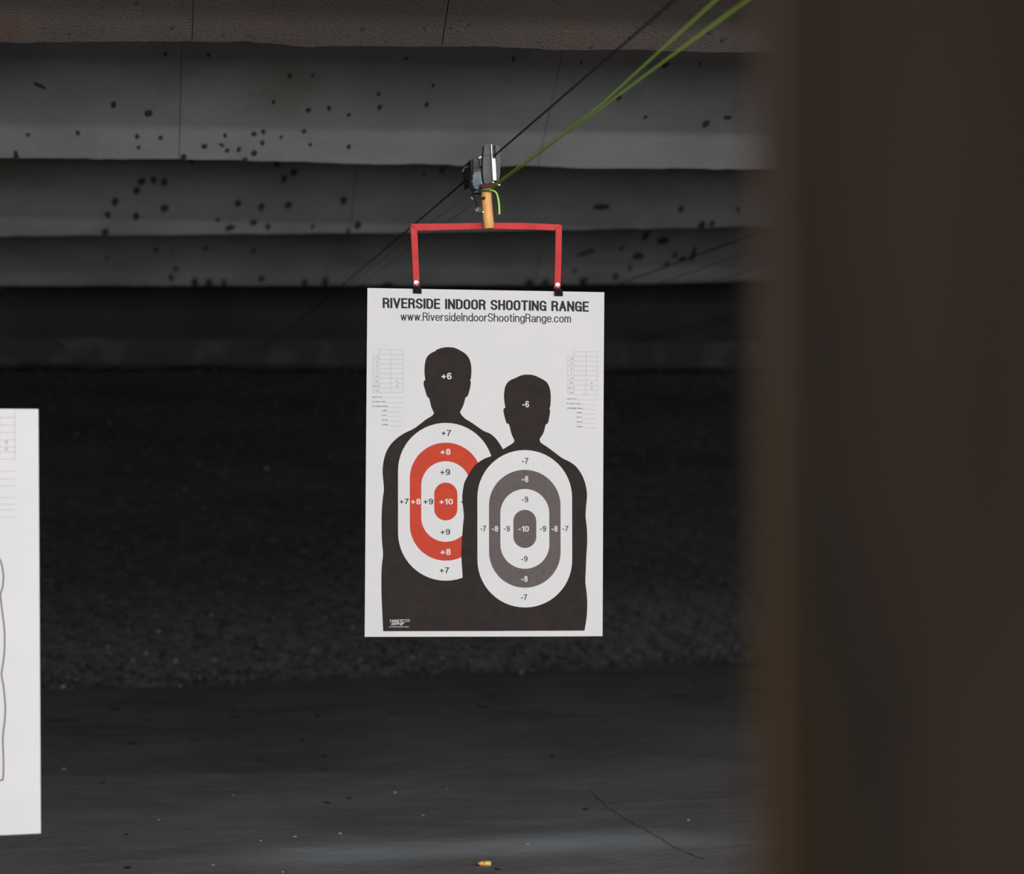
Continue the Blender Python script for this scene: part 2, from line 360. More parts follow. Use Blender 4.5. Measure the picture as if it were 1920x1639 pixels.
def patch(x, y, a, b, seed):
    r = random.Random(seed); c = PF(x, y, 0.0009); n = 14; vs = [c]; s = (c - EYE).length / F
    for k in range(n):
        t = 2 * math.pi * k / n; rr = r.uniform(0.6, 1.2)
        q = PF(x + math.cos(t) * a * rr, y + math.sin(t) * b * rr, 0.0004); vs.append(q)
    return mesh('dust_patch', vs, [(0, 1 + k, 1 + (k + 1) % n) for k in range(n)], M['dust'], floor)
for i, a in enumerate([(104,1352,20,2.5),(128,1350,24,2),(440,1343,14,2),(487,1340,11,2),(275,1350,14,1.2),(905,1325,11,3.5),(1275,1305,9,4),(1345,1309,16,1.5),(1303,1280,7,2.5)]): patch(*a, i)

# ------------------------------------------------------------------ rubber berm
def berm_toe(X):
    a = PF(100, 1295); b = PF(1430, 1240)
    return a.y + (b.y - a.y) * (X - a.x) / (b.x - a.x)
BT = zb0 - 0.03
def berm_pt(X, t):
    t0 = min(max(berm_toe(X), 11.5), 16.5)
    Y = t0 + (20.14 - t0) * t
    z = BT * (0.10 * (1 - (1 - min(t * 6, 1)) ** 2) + 0.90 * t) + 0.03 * noise.noise(Vector((X * 1.3, Y * 1.3, 0))) * min(1, t * 5)
    z += 0.012 * noise.noise(Vector((X * 7, Y * 7, 2))) * min(1, t * 6)
    return Vector((X, Y, max(z, 0.0)))
berm = thing('rubber_berm', 'sloping black granulated rubber berm at the end of the range', 'berm')
nx, ny = 150, 60; vs = []; fs = []
for j in range(ny + 1):
    for i in range(nx + 1):
        vs.append(berm_pt(X0 + 0.01 + (X1 - X0 - 0.02) * i / nx, j / ny))
for j in range(ny):
    for i in range(nx):
        a = j * (nx + 1) + i; fs.append((a, a + 1, a + nx + 2, a + nx + 1))
nb = len(vs)
vs += [Vector((X0 + 0.01, 20.14, 0)), Vector((X1 - 0.01, 20.14, 0))]
fs.append(tuple(range(nb - nx - 1, nb)) + (nb + 1, nb))
me = bpy.data.meshes.new('slope'); me.from_pydata([tuple(v) for v in vs], [], fs); me.update()
for p in me.polygons: p.use_smooth = True
link('slope', me, M['berm'], berm)
vs = []; fs = []
OCT = [(1,0,0),(-1,0,0),(0,1,0),(0,-1,0),(0,0,1),(0,0,-1)]
OF = [(0,2,4),(2,1,4),(1,3,4),(3,0,4),(2,0,5),(1,2,5),(3,1,5),(0,3,5)]
for k in range(15000):
    X = rng.uniform(-2.2, 5.6); t = rng.random() ** 2.4
    p = berm_pt(X, t); r = rng.uniform(0.007, 0.019)
    R = Matrix.Rotation(rng.uniform(0, 6.28), 3, Vector((rng.uniform(-1, 1), rng.uniform(-1, 1), rng.uniform(-1, 1))).normalized())
    sc = Vector((rng.uniform(0.6, 1.4), rng.uniform(0.6, 1.4), rng.uniform(0.5, 1.0)))
    b0 = len(vs)
    for o in OCT:
        vs.append(p + R @ Vector((o[0] * sc.x * r, o[1] * sc.y * r, o[2] * sc.z * r)))
    fs += [(a + b0, b + b0, c + b0) for a, b, c in OF]
me = bpy.data.meshes.new('rubber_granules'); me.from_pydata([tuple(v) for v in vs], [], fs); me.update()
tag(link('rubber_granules', me, M['granule'], berm), 'loose crumbs of black rubber', kind='stuff')

# paper chips on the berm and the floor
def chip_mesh(seed):
    r = random.Random(seed); n = 7; top = []; rad = [r.uniform(0.6, 1.2) for _ in range(n)]
    for k in range(n):
        a = 2 * math.pi * k / n; top.append((math.cos(a) * rad[k], math.sin(a) * rad[k] * 0.8, 0.25 + 0.25 * math.cos(2 * a + seed)))
    vs = top + [(x * 0.95, y * 0.95, z - 0.22) for x, y, z in top]
    fs = [tuple(range(n)), tuple(range(2 * n - 1, n - 1, -1))] + [(k, (k + 1) % n, n + (k + 1) % n, n + k) for k in range(n)]
    me = bpy.data.meshes.new('paper_chip'); me.from_pydata(vs, [], fs); me.update(); return me
CH = [chip_mesh(s) for s in range(5)]
for c in CH: c.materials.append(M['chip'])
CW = []
for s in range(3):
    c = chip_mesh(s + 20); c.materials.append(M['white_chip']); CW.append(c)
def berm_hit(x, y):
    d = ray(x, y); best = None
    X = 1.0; Y = 15.0
    lo, hi = 12.0, 20.1
    for _ in range(40):
        mid = (lo + hi) / 2; p = EYE + d * (mid / d.y)
        t0 = min(max(berm_toe(p.x), 11.5), 16.5)
        t = (mid - t0) / (20.14 - t0)
        zt = berm_pt(p.x, t).z if t > 0 else 0
        if p.z > zt: lo = mid
        else: hi = mid
    return EYE + d * (lo / d.y)
spots = [(298,1187,6),(269,1183,4.5),(240,1182,4),(213,1174,4),(190,1120,4.5),(272,1228,6),(249,1241,6),(329,1240,5),(402,1240,6),(165,1210,4),(204,1215,4.5),(145,1277,5),(118,1290,6),(128,1272,5),(143,1262,4),(337,1289,6),(376,1275,7),(400,1268,4),(436,1282,5),(462,1235,4),(490,1212,4),(609,1160,6),(662,1178,5),(588,1221,5),(677,1240,5.5),(747,1241,5.5),(773,1235,6),(788,1232,4.5),(828,1237,6),(882,1240,6),(775,1260,4),(823,1262,4),(979,1264,7),(970,1228,4),(1007,1232,4),(1025,1238,5),(1150,1233,5),(1195,1238,5),(1130,1221,3.5),(1380,1217,4.5),(1400,1222,4),(1432,1223,4),(380,1155,3.5),(345,1125,3.5),(420,1145,3.5),(395,1155,4),(500,880,4.5),(373,873,4.5),(205,795,4),(145,815,4),(310,1015,4),(1188,1187,3.5)]
for i, (x, y, a) in enumerate(spots):
    p = berm_hit(x, y); s = (p - EYE).length / F
    c = link('paper_chip', CH[i % 5]); c.location = p + Vector((0, 0, 0.004)); r = a * s * 0.9
    c.scale = (r, r, r * 0.8); c.rotation_euler = (rng.uniform(0.5, 1.2), rng.uniform(-0.4, 0.4), rng.uniform(0, 6.28))
    tag(c, 'small grey paper chip lying among the black rubber crumbs of the berm', 'paper chip', 'grey paper chips on the berm')
for i, (x, y, a) in enumerate([(553,1570,3.5),(637,1564,3.5),(120,1443,3.5),(990,1584,3.5),(741,1487,3),(793,1530,3),(298,1538,2.5),(400,1623,3),(489,1577,2.5),(530,1636,3),(1291,1539,3.5),(437,1492,2.5),(741,1486,2.5),(838,1480,2)]):
    p = PF(x, y); s = (p - EYE).length / F; r = a * s
    c = link('paper_chip', CW[i % 3]); c.scale = (r, r * 1.3, r); c.location = p + Vector((0, 0, r * 0.25)); c.rotation_euler = (0, 0, rng.uniform(0, 6.28))
    tag(c, 'tiny white paper chip lying on the dark concrete floor', 'paper chip', 'white paper chips on the floor')

# ------------------------------------------------------------------ lane divider beside the camera
dv = thing('lane_divider', 'brown lane divider board, out of focus, along the right edge', 'divider')
box('panel', 0.219, 0.259, -1.2, 0.93, 0.08, 2.15, M['divider'], dv, bevel=0.004)
box('edge_trim', 0.216, 0.262, 0.93, 0.955, 0.06, 2.17, M['divider'], dv, bevel=0.003)
box('foot', 0.17, 0.31, -1.15, -1.05, 0.0, 0.08, M['divider_trim'], dv, bevel=0.003)
box('foot', 0.17, 0.31, 0.75, 0.85, 0.0, 0.08, M['divider_trim'], dv, bevel=0.003)

# ------------------------------------------------------------------ printed paper targets
# condensed grotesque lettering drawn as strokes (cap height 1)
def arc(cx, cy, rx, ry, a0, a1, n=10):
    return [(cx + rx * math.cos(math.radians(a0 + (a1 - a0) * k / n)), cy + ry * math.sin(math.radians(a0 + (a1 - a0) * k / n))) for k in range(n + 1)]
def bowl(w, h, y0=0.0, r=0.26):      # closed narrow O
    rx = w / 2; ry = min(r, h / 2)
    return arc(rx, y0 + h - ry, rx, ry, 0, 180) + arc(rx, y0 + ry, rx, ry, 180, 360) + [(w, y0 + h - ry)]
U = 0.42; ND = 0.47; X = 0.68; LW = 0.36
SS = lambda w, h: arc(w / 2, h * 0.745, w / 2, h * 0.255, 15, 200) + [(w * 0.2, h * 0.55), (w * 0.8, h * 0.44)] + arc(w / 2, h * 0.25, w / 2, h * 0.25, 20, -165)
GLYPH = {
 'R': (U, [[(0, 0), (0, 1), (U * .5, 1)] + arc(U * .5, .75, U * .5, .25, 90, -90) + [(0, .5)], [(U * .55, .5), (U * .88, .4), (U * .92, .2), (U, 0)]]),
 'P': (U, [[(0, 0), (0, 1), (U * .5, 1)] + arc(U * .5, .73, U * .5, .27, 90, -90) + [(0, .46)]]),
 'I': (0, [[(0, 0), (0, 1)]]), 'V': (.46, [[(0, 1), (.23, 0), (.46, 1)]]),
 'E': (.36, [[(.36, 1), (0, 1), (0, 0), (.36, 0)], [(0, .52), (.32, .52)]]),
 'S': (U, [SS(U, 1)]), 'D': (U, [[(0, 0), (0, 1), (U * .4, 1)] + arc(U * .4, .72, U * .6, .28, 90, 0) + arc(U * .4, .28, U * .6, .28, 0, -90) + [(0, 0)]]),
 'N': (.44, [[(0, 0), (0, 1), (.44, 0), (.44, 1)]]), 'O': (U, [bowl(U, 1)]), 'H': (U, [[(0, 0), (0, 1)], [(U, 0), (U, 1)], [(0, .52), (U, .52)]]),
 'T': (.42, [[(0, 1), (.42, 1)], [(.21, 0), (.21, 1)]]),
 'G': (U, [arc(U / 2, .74, U / 2, .26, 10, 180) + arc(U / 2, .26, U / 2, .26, 180, 360) + [(U, .46), (U * .55, .46)], [(U, 0), (U, .4)]]),
 'A': (.46, [[(0, 0), (.23, 1), (.46, 0)], [(.08, .33), (.38, .33)]]), 'M': (.52, [[(0, 0), (0, 1), (.26, .15), (.52, 1), (.52, 0)]]),
 'w': (.52, [[(0, X), (.13, 0), (.26, X), (.39, 0), (.52, X)]]), 'v': (.34, [[(0, X), (.17, 0), (.34, X)]]), '.': (0, [[(0, 0), (0, .02)]]),
 'i': (0, [[(0, 0), (0, X)], [(0, .95), (0, 1)]]), 'l': (0, [[(0, 0), (0, 1)]]),
 'e': (LW, [[(0, X * .54), (LW, X * .54)] + arc(LW / 2, X * .66, LW / 2, X * .34, 0, 180) + arc(LW / 2, X * .33, LW / 2, X * .33, 180, 335)]),
 'r': (.2, [[(0, 0), (0, X)], [(0, X * .6), (.05, X * .86), (.12, X * .97), (.2, X)]]), 's': (.32, [SS(.32, X)]),
 'd': (LW, [bowl(LW, X), [(LW, 0), (LW, 1)]]), 'n': (LW, [[(0, 0), (0, X)], arc(LW / 2, X * .66, LW / 2, X * .34, 180, 0) + [(LW, 0)]]),
 'o': (LW, [bowl(LW, X)]), 'h': (LW, [[(0, 0), (0, 1)], arc(LW / 2, X * .66, LW / 2, X * .34, 180, 0) + [(LW, 0)]]),
 't': (.2, [[(.08, .88), (.08, .1), (.12, .01), (.2, 0)], [(0, X), (.2, X)]]),
 'g': (LW, [bowl(LW, X), [(LW, X)] + arc(LW / 2, -.08, LW / 2, .17, 0, -160)]),
 'a': (LW, [arc(LW / 2, X * .72, LW / 2, X * .28, 170, 0) + [(LW, .08), (LW + .04, 0)], [(LW, X * .55), (LW * .4, X * .5)] + arc(LW * .45, X * .25, LW * .45, X * .25, 100, 300) + [(LW, X * .25)]]),
 'c': (LW, [arc(LW / 2, X * .67, LW / 2, X * .33, 15, 180) + arc(LW / 2, X * .33, LW / 2, X * .33, 180, 345)]),
 'm': (.56, [[(0, 0), (0, X)], arc(.14, X * .7, .14, X * .3, 180, 0) + [(.28, 0)], arc(.42, X * .7, .14, X * .3, 180, 0) + [(.56, 0)]]),
 '0': (ND, [bowl(ND, 1)]), '1': (.2, [[(0, .78), (.12, .84), (.2, 1), (.2, 0)]]), '7': (ND, [[(0, 1), (ND, 1), (ND, .96), (.24, .5), (.12, 0)]]),
 '8': (ND, [arc(ND / 2, .765, ND * .45, .235, 0, 360, 18), arc(ND / 2, .265, ND / 2, .265, 0, 360, 18)]),
 '6': (ND, [arc(ND / 2, .29, ND / 2, .29, 0, 360, 20), [(0, .30), (0, .70)] + arc(ND / 2, .74, ND / 2, .26, 180, 35)]),
 '9': (ND, [arc(ND / 2, .71, ND / 2, .29, 0, 360, 20), [(ND, .70), (ND, .30)] + arc(ND / 2, .26, ND / 2, .26, 0, -145)]),
 '+': (.52, [[(.03, .42), (.49, .42)], [(.26, .16), (.26, .68)]]), '-': (.24, [[(0, .38), (.24, .38)]]), ' ': (.12, []),
}
def lettering(body, sw, gap=0.14, shear=0.0):
    """quads in letter space for a line of text with stroke width sw"""
    quads = []; x = 0.0
    for ch in body:
        w, strokes = GLYPH[ch]
        for st in strokes:
            st = [p for i, p in enumerate(st) if i == 0 or (Vector(p) - Vector(st[i - 1])).length > 1e-4]
            n = len(st)
            for i in range(n - 1):
                a, b = Vector(st[i]), Vector(st[i + 1]); t = (b - a).normalized(); nn = Vector((-t.y, t.x)) * sw / 2
                def ext(j, here):
                    if j < 0 or j >= n - 1: return sw * 0.5
                    o = (Vector(st[j + 1]) - Vector(st[j])).normalized(); c = max(-1, min(1, o.dot(t)))
                    ang = math.acos(c); return sw * 0.5 * math.tan(min(ang, 1.6) / 2)
                closed = (Vector(st[0]) - Vector(st[-1])).length < 1e-3
                e0 = ext(i - 1, a); e1 = ext(i + 1, b)
                if closed and i == 0: e0 = sw * .15
                if closed and i == n - 2: e1 = sw * .15
                a2 = a - t * e0; b2 = b + t * e1
                quads.append([(x + p.x + shear * p.y, p.y) for p in (a2 + nn, b2 + nn, b2 - nn, a2 - nn)])
        x += w + sw + gap
    return quads

class Sheet:
    def __init__(self, root, Y, corners, curl):
        self.root, self.Y, self.c, self.curl = root, Y, corners, curl
        xs = [P(*q, Y) for q in corners]; self.xs = xs
        self.xmin = min(p.x for p in xs); self.xmax = max(p.x for p in xs); self.zmin = min(p.z for p in xs); self.zmax = max(p.z for p in xs)
    def bend(self, p):
        u = (p.x - self.xmin) / (self.xmax - self.xmin); v = (self.zmax - p.z) / (self.zmax - self.zmin)
        return self.curl * (math.sin(u * 5.2 + 0.6) * (0.25 + 0.75 * v) * 0.5 + 0.9 * (abs(u - 0.5) * 2) ** 4 * v + 0.35 * math.sin(v * 4.5))
    def finish(self, me, lift):
        """cut a flat print along a grid, then follow the curl of the sheet"""
        bm = bmesh.new(); bm.from_mesh(me)
        for ax, lo, hi, n in ((Vector((1, 0, 0)), self.xmin, self.xmax, 14), (Vector((0, 0, 1)), self.zmin, self.zmax, 20)):
            for k in range(1, n):
                v = lo + (hi - lo) * k / n
                bmesh.ops.bisect_plane(bm, geom=bm.verts[:] + bm.edges[:] + bm.faces[:], plane_co=ax * v, plane_no=ax)
        for v in bm.verts:
            v.co.y += self.bend(v.co) - lift
        bm.normal_update()
        for f in bm.faces:
            if f.normal.y > 0: f.normal_flip()
        bm.to_mesh(me); bm.free()
    def poly(self, name, loops, mat, layer):
        me = bpy.data.meshes.new(name); vs = []; fs = []
        for k, lp in enumerate(loops):
            b = len(vs); vs += [tuple(P(x, y, self.Y) - Vector((0, (k % 13) * 4.5e-6, 0))) for x, y in lp]; fs.append(tuple(range(b, len(vs))))
        me.from_pydata(vs, [], fs); me.update(); self.finish(me, 0.0002 + layer * 0.00007)
        return link(name, me, mat, self.root)
    def strips(self, name, quads, mat, layer): return self.poly(name, quads, mat, layer)
    def text(self, name, body, tl, tr, bl, mat, layer, bold=0.12, shear=0.0, gap=0.12):
        qs = lettering(body, bold, gap, shear)
        xs = [p[0] for q in qs for p in q]; ys = [p[1] for q in qs for p in q]
        x0, x1, y0, y1 = min(xs), max(xs), min(ys), max(ys)
        me = bpy.data.meshes.new(name)
        me.from_pydata([(p[0], p[1], 0) for q in qs for p in q], [], [tuple(range(4 * k, 4 * k + 4)) for k in range(len(qs))]); me.update()
        tl, tr, bl = Vector(tl), Vector(tr), Vector(bl)
        for v in me.vertices:
            q = tl + (tr - tl) * ((v.co.x - x0) / (x1 - x0)) + (bl - tl) * ((y1 - v.co.y) / (y1 - y0))
            v.co = P(q.x, q.y, self.Y); v.co.y -= (v.index // 4 % 13) * 4.5e-6
        me.materials.clear(); self.finish(me, 0.0002 + layer * 0.00007)
        me.name = name
        return link(name, me, mat, self.root)
    def sheet(self, thick=0.0005):
        n, m = 14, 20; vs = []; fs = []
        tl, tr, br, bl = self.xs
        for side in (0, 1):
            for j in range(m + 1):
                for i in range(n + 1):
                    u, v = i / n, j / m
                    p = tl * (1 - u) * (1 - v) + tr * u * (1 - v) + br * u * v + bl * (1 - u) * v
                    vs.append(Vector((p.x, self.Y + self.bend(p) + side * thick, p.z)))
        k = (n + 1) * (m + 1)
        for j in range(m):
            for i in range(n):
                a = j * (n + 1) + i; fs.append((a, a + n + 1, a + n + 2, a + 1)); fs.append((k + a, k + a + 1, k + a + n + 2, k + a + n + 1))
        rim = [i for i in range(n + 1)] + [j * (n + 1) + n for j in range(1, m + 1)] + [m * (n + 1) + i for i in range(n - 1, -1, -1)] + [j * (n + 1) for j in range(m - 1, 0, -1)]
        for a, b in zip(rim, rim[1:] + rim[:1]): fs.append((a, b, b + k, a + k))
        return mesh('sheet', vs, fs, M['paper'], self.root, smooth=False)

def stadium(cx, half, top, bot, n=28):
    pts = []
    for k in range(n + 1):
        a = math.pi * k / n; pts.append((cx - math.cos(a) * half, top + half - math.sin(a) * half))
    for k in range(n + 1):
        a = math.pi * k / n; pts.append((cx + math.cos(a) * half, bot - half + math.sin(a) * half))
    return pts
def sm2(pts, n=4):
    q = smooth_line([Vector((x, y, 0)) for x, y in pts], n); return [(p.x, p.y) for p in q]
z3 = lambda L: [(x / 4.174 + 680, y / 4.174 + 630) for x, y in L]
z4 = lambda L: [(x / 4.174 + 680, y / 4.174 + 900) for x, y in L]
def rect(x0, y0, x1, y1): return [(x0, y0), (x1, y0), (x1, y1), (x0, y1)]

YP = 6.96
tgt = thing('paper_target', 'white paper target printed with two black figures, hanging from the red frame', 'paper target')
S = Sheet(tgt, YP, [(689, 540), (1133, 548), (1130, 1193), (684, 1194.5)], 0.006)
S.sheet()
# figure behind, left
head_l = sm2(z3([(560,605),(540,560),(522,492),(505,472),(490,425),(478,378),(481,352),(491,346)])) + sm2(z3([(491,345),(485,290),(487,225),(500,172),(530,138),(572,117)])) + \
    sm2(z3([(576,110),(612,95),(665,87),(720,93),(768,115),(803,138),(832,172),(848,222),(852,272),(848,330),(840,345)])) + sm2(z3([(842,347),(847,358),(845,388),(833,440),(820,474),(806,483),(790,540),(766,588)]))
rs_l = sm2(z3([(763,595),(772,614),(802,646),(850,676),(900,711),(950,744),(1000,766),(1040,800),(1070,840),(1098,885)]))
ls_l = sm2(z3([(556,608),(543,626),(500,651),(450,690),(400,726),(330,760),(270,800),(220,850),(185,910),(165,980),(157,1060),(163,1140)]) + z4([(167,75),(158,150),(150,250),(149,370),(152,480),(160,582),(150,680),(147,800),(150,950),(157,1100),(161,1185)]))
fig_l = head_l + rs_l + z4([(1098, -240), (1100, 400), (1100, 1182)]) + list(reversed(ls_l))
S.poly('figure_print', [fig_l], M['ink'], 0)
def rings(cx, spec, colors, lay):
    for i, ((half, top, bot), c) in enumerate(zip(spec, colors)):
        S.poly('ring_print', [stadium(cx, half, top, bot)], M[c], lay + i)
rings(836, [(89.4, 793, 1089), (67.4, 830, 1051.5), (46, 865, 1016), (21.7, 905, 976)], ['white_ink', 'red_ink', 'white_ink', 'red_ink'], 1)
def num(t, x0, x1, y0, y1, dark, lay, bold=0.15):
    S.text('printed_number', t, (x0, y0), (x1, y0), (x0, y1), M['ink_text'] if dark else M['white_ink'], lay, bold)
for a in [('+6', 828, 847, 699, 711.5, 0), ('+7', 828, 846, 806.5, 817.6, 1), ('+8', 826, 845, 841.5, 853, 0), ('+9', 825.5, 844, 879.5, 891, 1), ('+7', 749.5, 766.5, 935, 945.8, 1), ('+8', 770.7, 788.8, 935, 946, 0), ('+9', 794, 812, 935, 946, 1), ('+10', 824, 849.3, 935, 946, 0), ('+9', 864, 882, 935, 946, 1), ('+9', 826, 844, 992, 1002.8, 1), ('+8', 826, 845, 1029, 1041, 0), ('+7', 824.5, 842, 1064, 1075, 1)]:
    num(*a, 6, 0.20 if not a[5] else 0.165)
# figure in front, right
head_r = sm2(z3([(1183,806),(1165,765),(1145,692),(1128,684),(1113,640),(1103,592),(1105,570),(1117,561)])) + sm2(z3([(1117,559),(1108,500),(1108,442),(1120,388),(1150,350),(1198,328),(1240,309),(1287,302),(1340,308),(1400,335),(1442,364),(1465,412),(1472,472),(1469,545),(1461,568)])) + \
    sm2(z3([(1463,570),(1467,584),(1462,628),(1449,683),(1433,695),(1415,758),(1387,803)]))
rs_r = sm2(z3([(1385,812),(1395,836),(1440,866),(1500,910),(1560,955),(1620,985),(1670,1022),(1712,1080),(1738,1140)]) + z4([(1752,75),(1756,130),(1748,215),(1745,290),(1754,370),(1757,480),(1750,600),(1746,700),(1742,800),(1752,880),(1757,980),(1751,1080),(1735,1179)]))
ls_r = sm2(z3([(1188,815),(1180,835),(1150,856),(1098,887),(1020,935),(950,962),(880,1012),(832,1080),(805,1130)]) + z4([(792,40),(780,130),(786,215),(792,280),(785,360),(778,450),(772,560),(775,650),(782,765),(783,900),(780,1182)]))
S.poly('figure_print', [head_r + rs_r + list(reversed(ls_r))], M['ink'], 7)
rings(983.8, [(88.7, 844, 1139), (67, 881, 1102), (45.8, 917, 1066.5), (21.5, 956, 1027.5)], ['white_ink', 'grey_ink', 'white_ink', 'grey_ink'], 8)
for a in [('-6', 979.5, 992, 752, 764, 0), ('-7', 978.5, 990.5, 859, 870, 1), ('-8', 978, 990.5, 892.5, 904.3, 0), ('-9', 978, 990, 931.3, 942, 1), ('-7', 900, 911.5, 986, 996.5, 1), ('-8', 922, 934, 986, 997, 0), ('-9', 944.5, 955.7, 986, 996.8, 1), ('-10', 972, 991.3, 986, 997, 0), ('-9', 1012, 1023.5, 986, 996.8, 1), ('-8', 1033.8, 1045.3, 986, 997, 0), ('-7', 1054.3, 1065.4, 986.3, 996.6, 1), ('-9', 976.7, 988.6, 1042.5, 1053, 1), ('-8', 977, 989, 1080, 1091, 0), ('-7', 976.7, 987.8, 1114.5, 1125.3, 1)]:
    num(*a, 13, 0.20 if not a[5] else 0.165)
S.text('printed_title', 'RIVERSIDE INDOOR SHOOTING RANGE', (717.5, 557.8), (1104, 565), (717.5, 578), M['ink_text'], 1, 0.19, 0.0, 0.06)
S.text('printed_address', 'www.RiversideIndoorShootingRange.com', (751, 585.3), (1070.5, 589.3), (751, 604.6), M['ink_text'], 1, 0.115, 0.0, 0.07)
# maker's mark, bottom left
S.text('maker_mark', 'TARGET', (731, 1161.8), (753.5, 1161.8), (731, 1167.4), M['white_ink'], 14, 0.17, 0.15)
S.text('maker_mark', 'HOPPS', (733.5, 1167.8), (753, 1167.8), (733.5, 1172.5), M['white_ink'], 14, 0.17, 0.25)
S.poly('maker_mark', [[(752, 1162), (768.3, 1161.6), (768.3, 1165.6), (760, 1166.2), (756.2, 1170), (754.2, 1172.6), (750.8, 1172.6), (753.5, 1167.5)]], M['line_ink'], 14)
S.poly('maker_mark', [[(754.5, 1163.4), (767, 1162.9), (767, 1164.3), (759.5, 1165), (756, 1167.2), (754.6, 1167.0)]], M['ink'], 15)
rr = random.Random(3); q = []; x = 729.5
while x < 767:
    w = rr.uniform(0.7, 1.6); q.append(rect(x, 1174.6, x + w, 1176.4)); x += w + rr.uniform(0.3, 0.7)
S.strips('maker_mark', q, M['line_ink'], 14)
# score boxes
def score(sheet, ox, oy, ydr, sign):
    k = lambda x, y: (ox + x, oy + y + ydr * x)
    def hl(x0, x1, y, w=0.7): return [k(x0, y - w / 2), k(x1, y - w / 2), k(x1, y + w / 2), k(x0, y + w / 2)]
    def vl(x, y0, y1, w=0.7): return [k(x - w / 2, y0), k(x + w / 2, y0), k(x + w / 2, y1), k(x - w / 2, y1)]
    g = [hl(12, 56, 0)] + [hl(0, 56, 9.0 * i) for i in range(1, 10)] + [vl(0, 9, 81), vl(12, 0, 81), vl(34, 0, 81), vl(56, 0, 81)]
    for j, yy in enumerate((89, 98, 107)): g.append(hl((18, 24, 29)[j], 56, yy + 1.5))
    for yy in (115.5, 124, 133, 141.5): g.append(hl(29, 54, yy + 1.5))
    sheet.strips('score_grid', g, M['line_ink'], 1)
    for i, t in enumerate([sign + '10', sign + '9', sign + '8', sign + '7', sign + '6', '0']):
        w = 7 if i == 0 else 4.5
        a = k(6.5 - w / 2, 12 + 9 * i); sheet.text('printed_number', t, a, (a[0] + w, a[1]), (a[0], a[1] + 3.6), M['small_ink'], 2, 0.14)
    for yy in (57, 66): 
        a = k(43.5, yy); sheet.text('printed_number', '0', a, (a[0] + 3, a[1]), (a[0], a[1] + 4.2), M['small_ink'], 2, 0.14)
    for t, x0, x1, yy in (('Missing', 1, 11.5, 66.5), ('Total', 3, 10, 75.5)):
        a = k(x0, yy); sheet.text('printed_word', t, a, (a[0] + x1 - x0, a[1]), (a[0], a[1] + 3.2), M['small_ink'], 2, 0.14)
    q = []; r = random.Random(11)
    for x0, x1, yy in ((-1, 16, 87.5), (-1, 22, 96.3), (-1, 27, 105), (17, 27, 113.3), (17, 26.5, 121.8), (17, 27, 130.5), (17, 26.5, 139.3)):
        x = x0
        while x < x1:
            w = r.uniform(0.8, 1.7)
            hgt = r.uniform(1.7, 2.6); q.append([k(x, yy + 2.6 - hgt), k(x + w, yy + 2.6 - hgt), k(x + w, yy + 2.6), k(x, yy + 2.6)]); x += w + r.uniform(0.3, 0.8) + (1.2 if r.random() < 0.12 else 0)
    sheet.strips('caption_print', q, M['small_ink'], 2)
score(S, 699.5, 655.5, 0.0, '+')
score(S, 1064.5, 659.0, 0.012, '-')

# second target, at the left edge of the photo, hanging nearer
YL = 5.72
tg2 = thing('paper_target', 'nearer white paper target with a thin figure outline, cut by the left edge', 'paper target')
S2 = Sheet(tg2, YL, [(-477, 764), (72, 767), (76.5, 1563), (-479, 1585)], 0.005)
S2.sheet()
g = [rect(-45, 779 + 0, 28, 780)]
def hl2(x0, x1, y): return rect(x0, y - 0.55, x1, y + 0.55)
g = [hl2(-45, 28, y) for y in (783, 797, 811, 825, 838, 848, 861)] + [rect(27.4, 770, 28.6, 862), rect(-1.6, 770, -0.4, 862), rect(-30.6, 770, -29.4, 862)]
g += [hl2(-20, 28, y) for y in (884, 898, 911, 933, 946, 956, 970)]
S2.strips('score_grid', g, M['line_ink'], 1)
for y in (826, 839): S2.text('printed_number', '0', (9.5, y), (14.5, y), (9.5, y + 7), M['small_ink'], 2)
cr = sm2([(-150, 1010), (-60, 1022), (-14, 1036), (0, 1050), (6, 1075), (5, 1100), (1, 1116), (4, 1145), (8.5, 1185), (8, 1225), (4, 1255), (3, 1266), (7, 1290), (10, 1325), (9, 1350), (6, 1375), (5.5, 1395), (6.5, 1420), (6.5, 1450), (5, 1461), (0, 1463), (-40, 1463), (-200, 1463)], 6)
mir = [(-400 - x, y) for x, y in reversed(cr)]
hd = sm2([(-250, 1010), (-238, 985), (-248, 930), (-246, 880), (-220, 845), (-200, 840), (-180, 845), (-154, 880), (-152, 930), (-162, 985), (-150, 1010)], 5)
def stroke(pts, w):
    q = []
    for (a, b), (c, d) in zip(pts, pts[1:]):
        t = Vector((c - a, d - b)); 
        if t.length < 1e-6: continue
        n = Vector((-t.y, t.x)).normalized() * w / 2; t = t.normalized() * w * 0.25
        q.append([(a + n.x - t.x, b + n.y - t.y), (c + n.x + t.x, d + n.y + t.y), (c - n.x + t.x, d - n.y + t.y), (a - n.x - t.x, b - n.y - t.y)])
    return q
S2.strips('figure_outline', stroke(cr, 2.4), M['outline_ink'], 1)
S2.strips('figure_outline', stroke(mir, 2.0), M['outline_ink'], 1)
S2.strips('figure_outline', stroke(hd, 2.0), M['outline_ink'], 1)

# ------------------------------------------------------------------ carrier with its red frame
def disc(name, x, y, rpx, Y0, Y1, mat, parent, n=16, Yref=None, bevel=0.0):
    return prism(name, [(x + math.cos(2 * math.pi * k / n) * rpx, y + math.sin(2 * math.pi * k / n) * rpx) for k in range(n)], Y0, Y1, mat, parent, bevel, Yref)
YC = 6.975
car = thing('target_carrier', 'red target frame with yellow wooden post hanging from a steel trolley', 'target carrier')
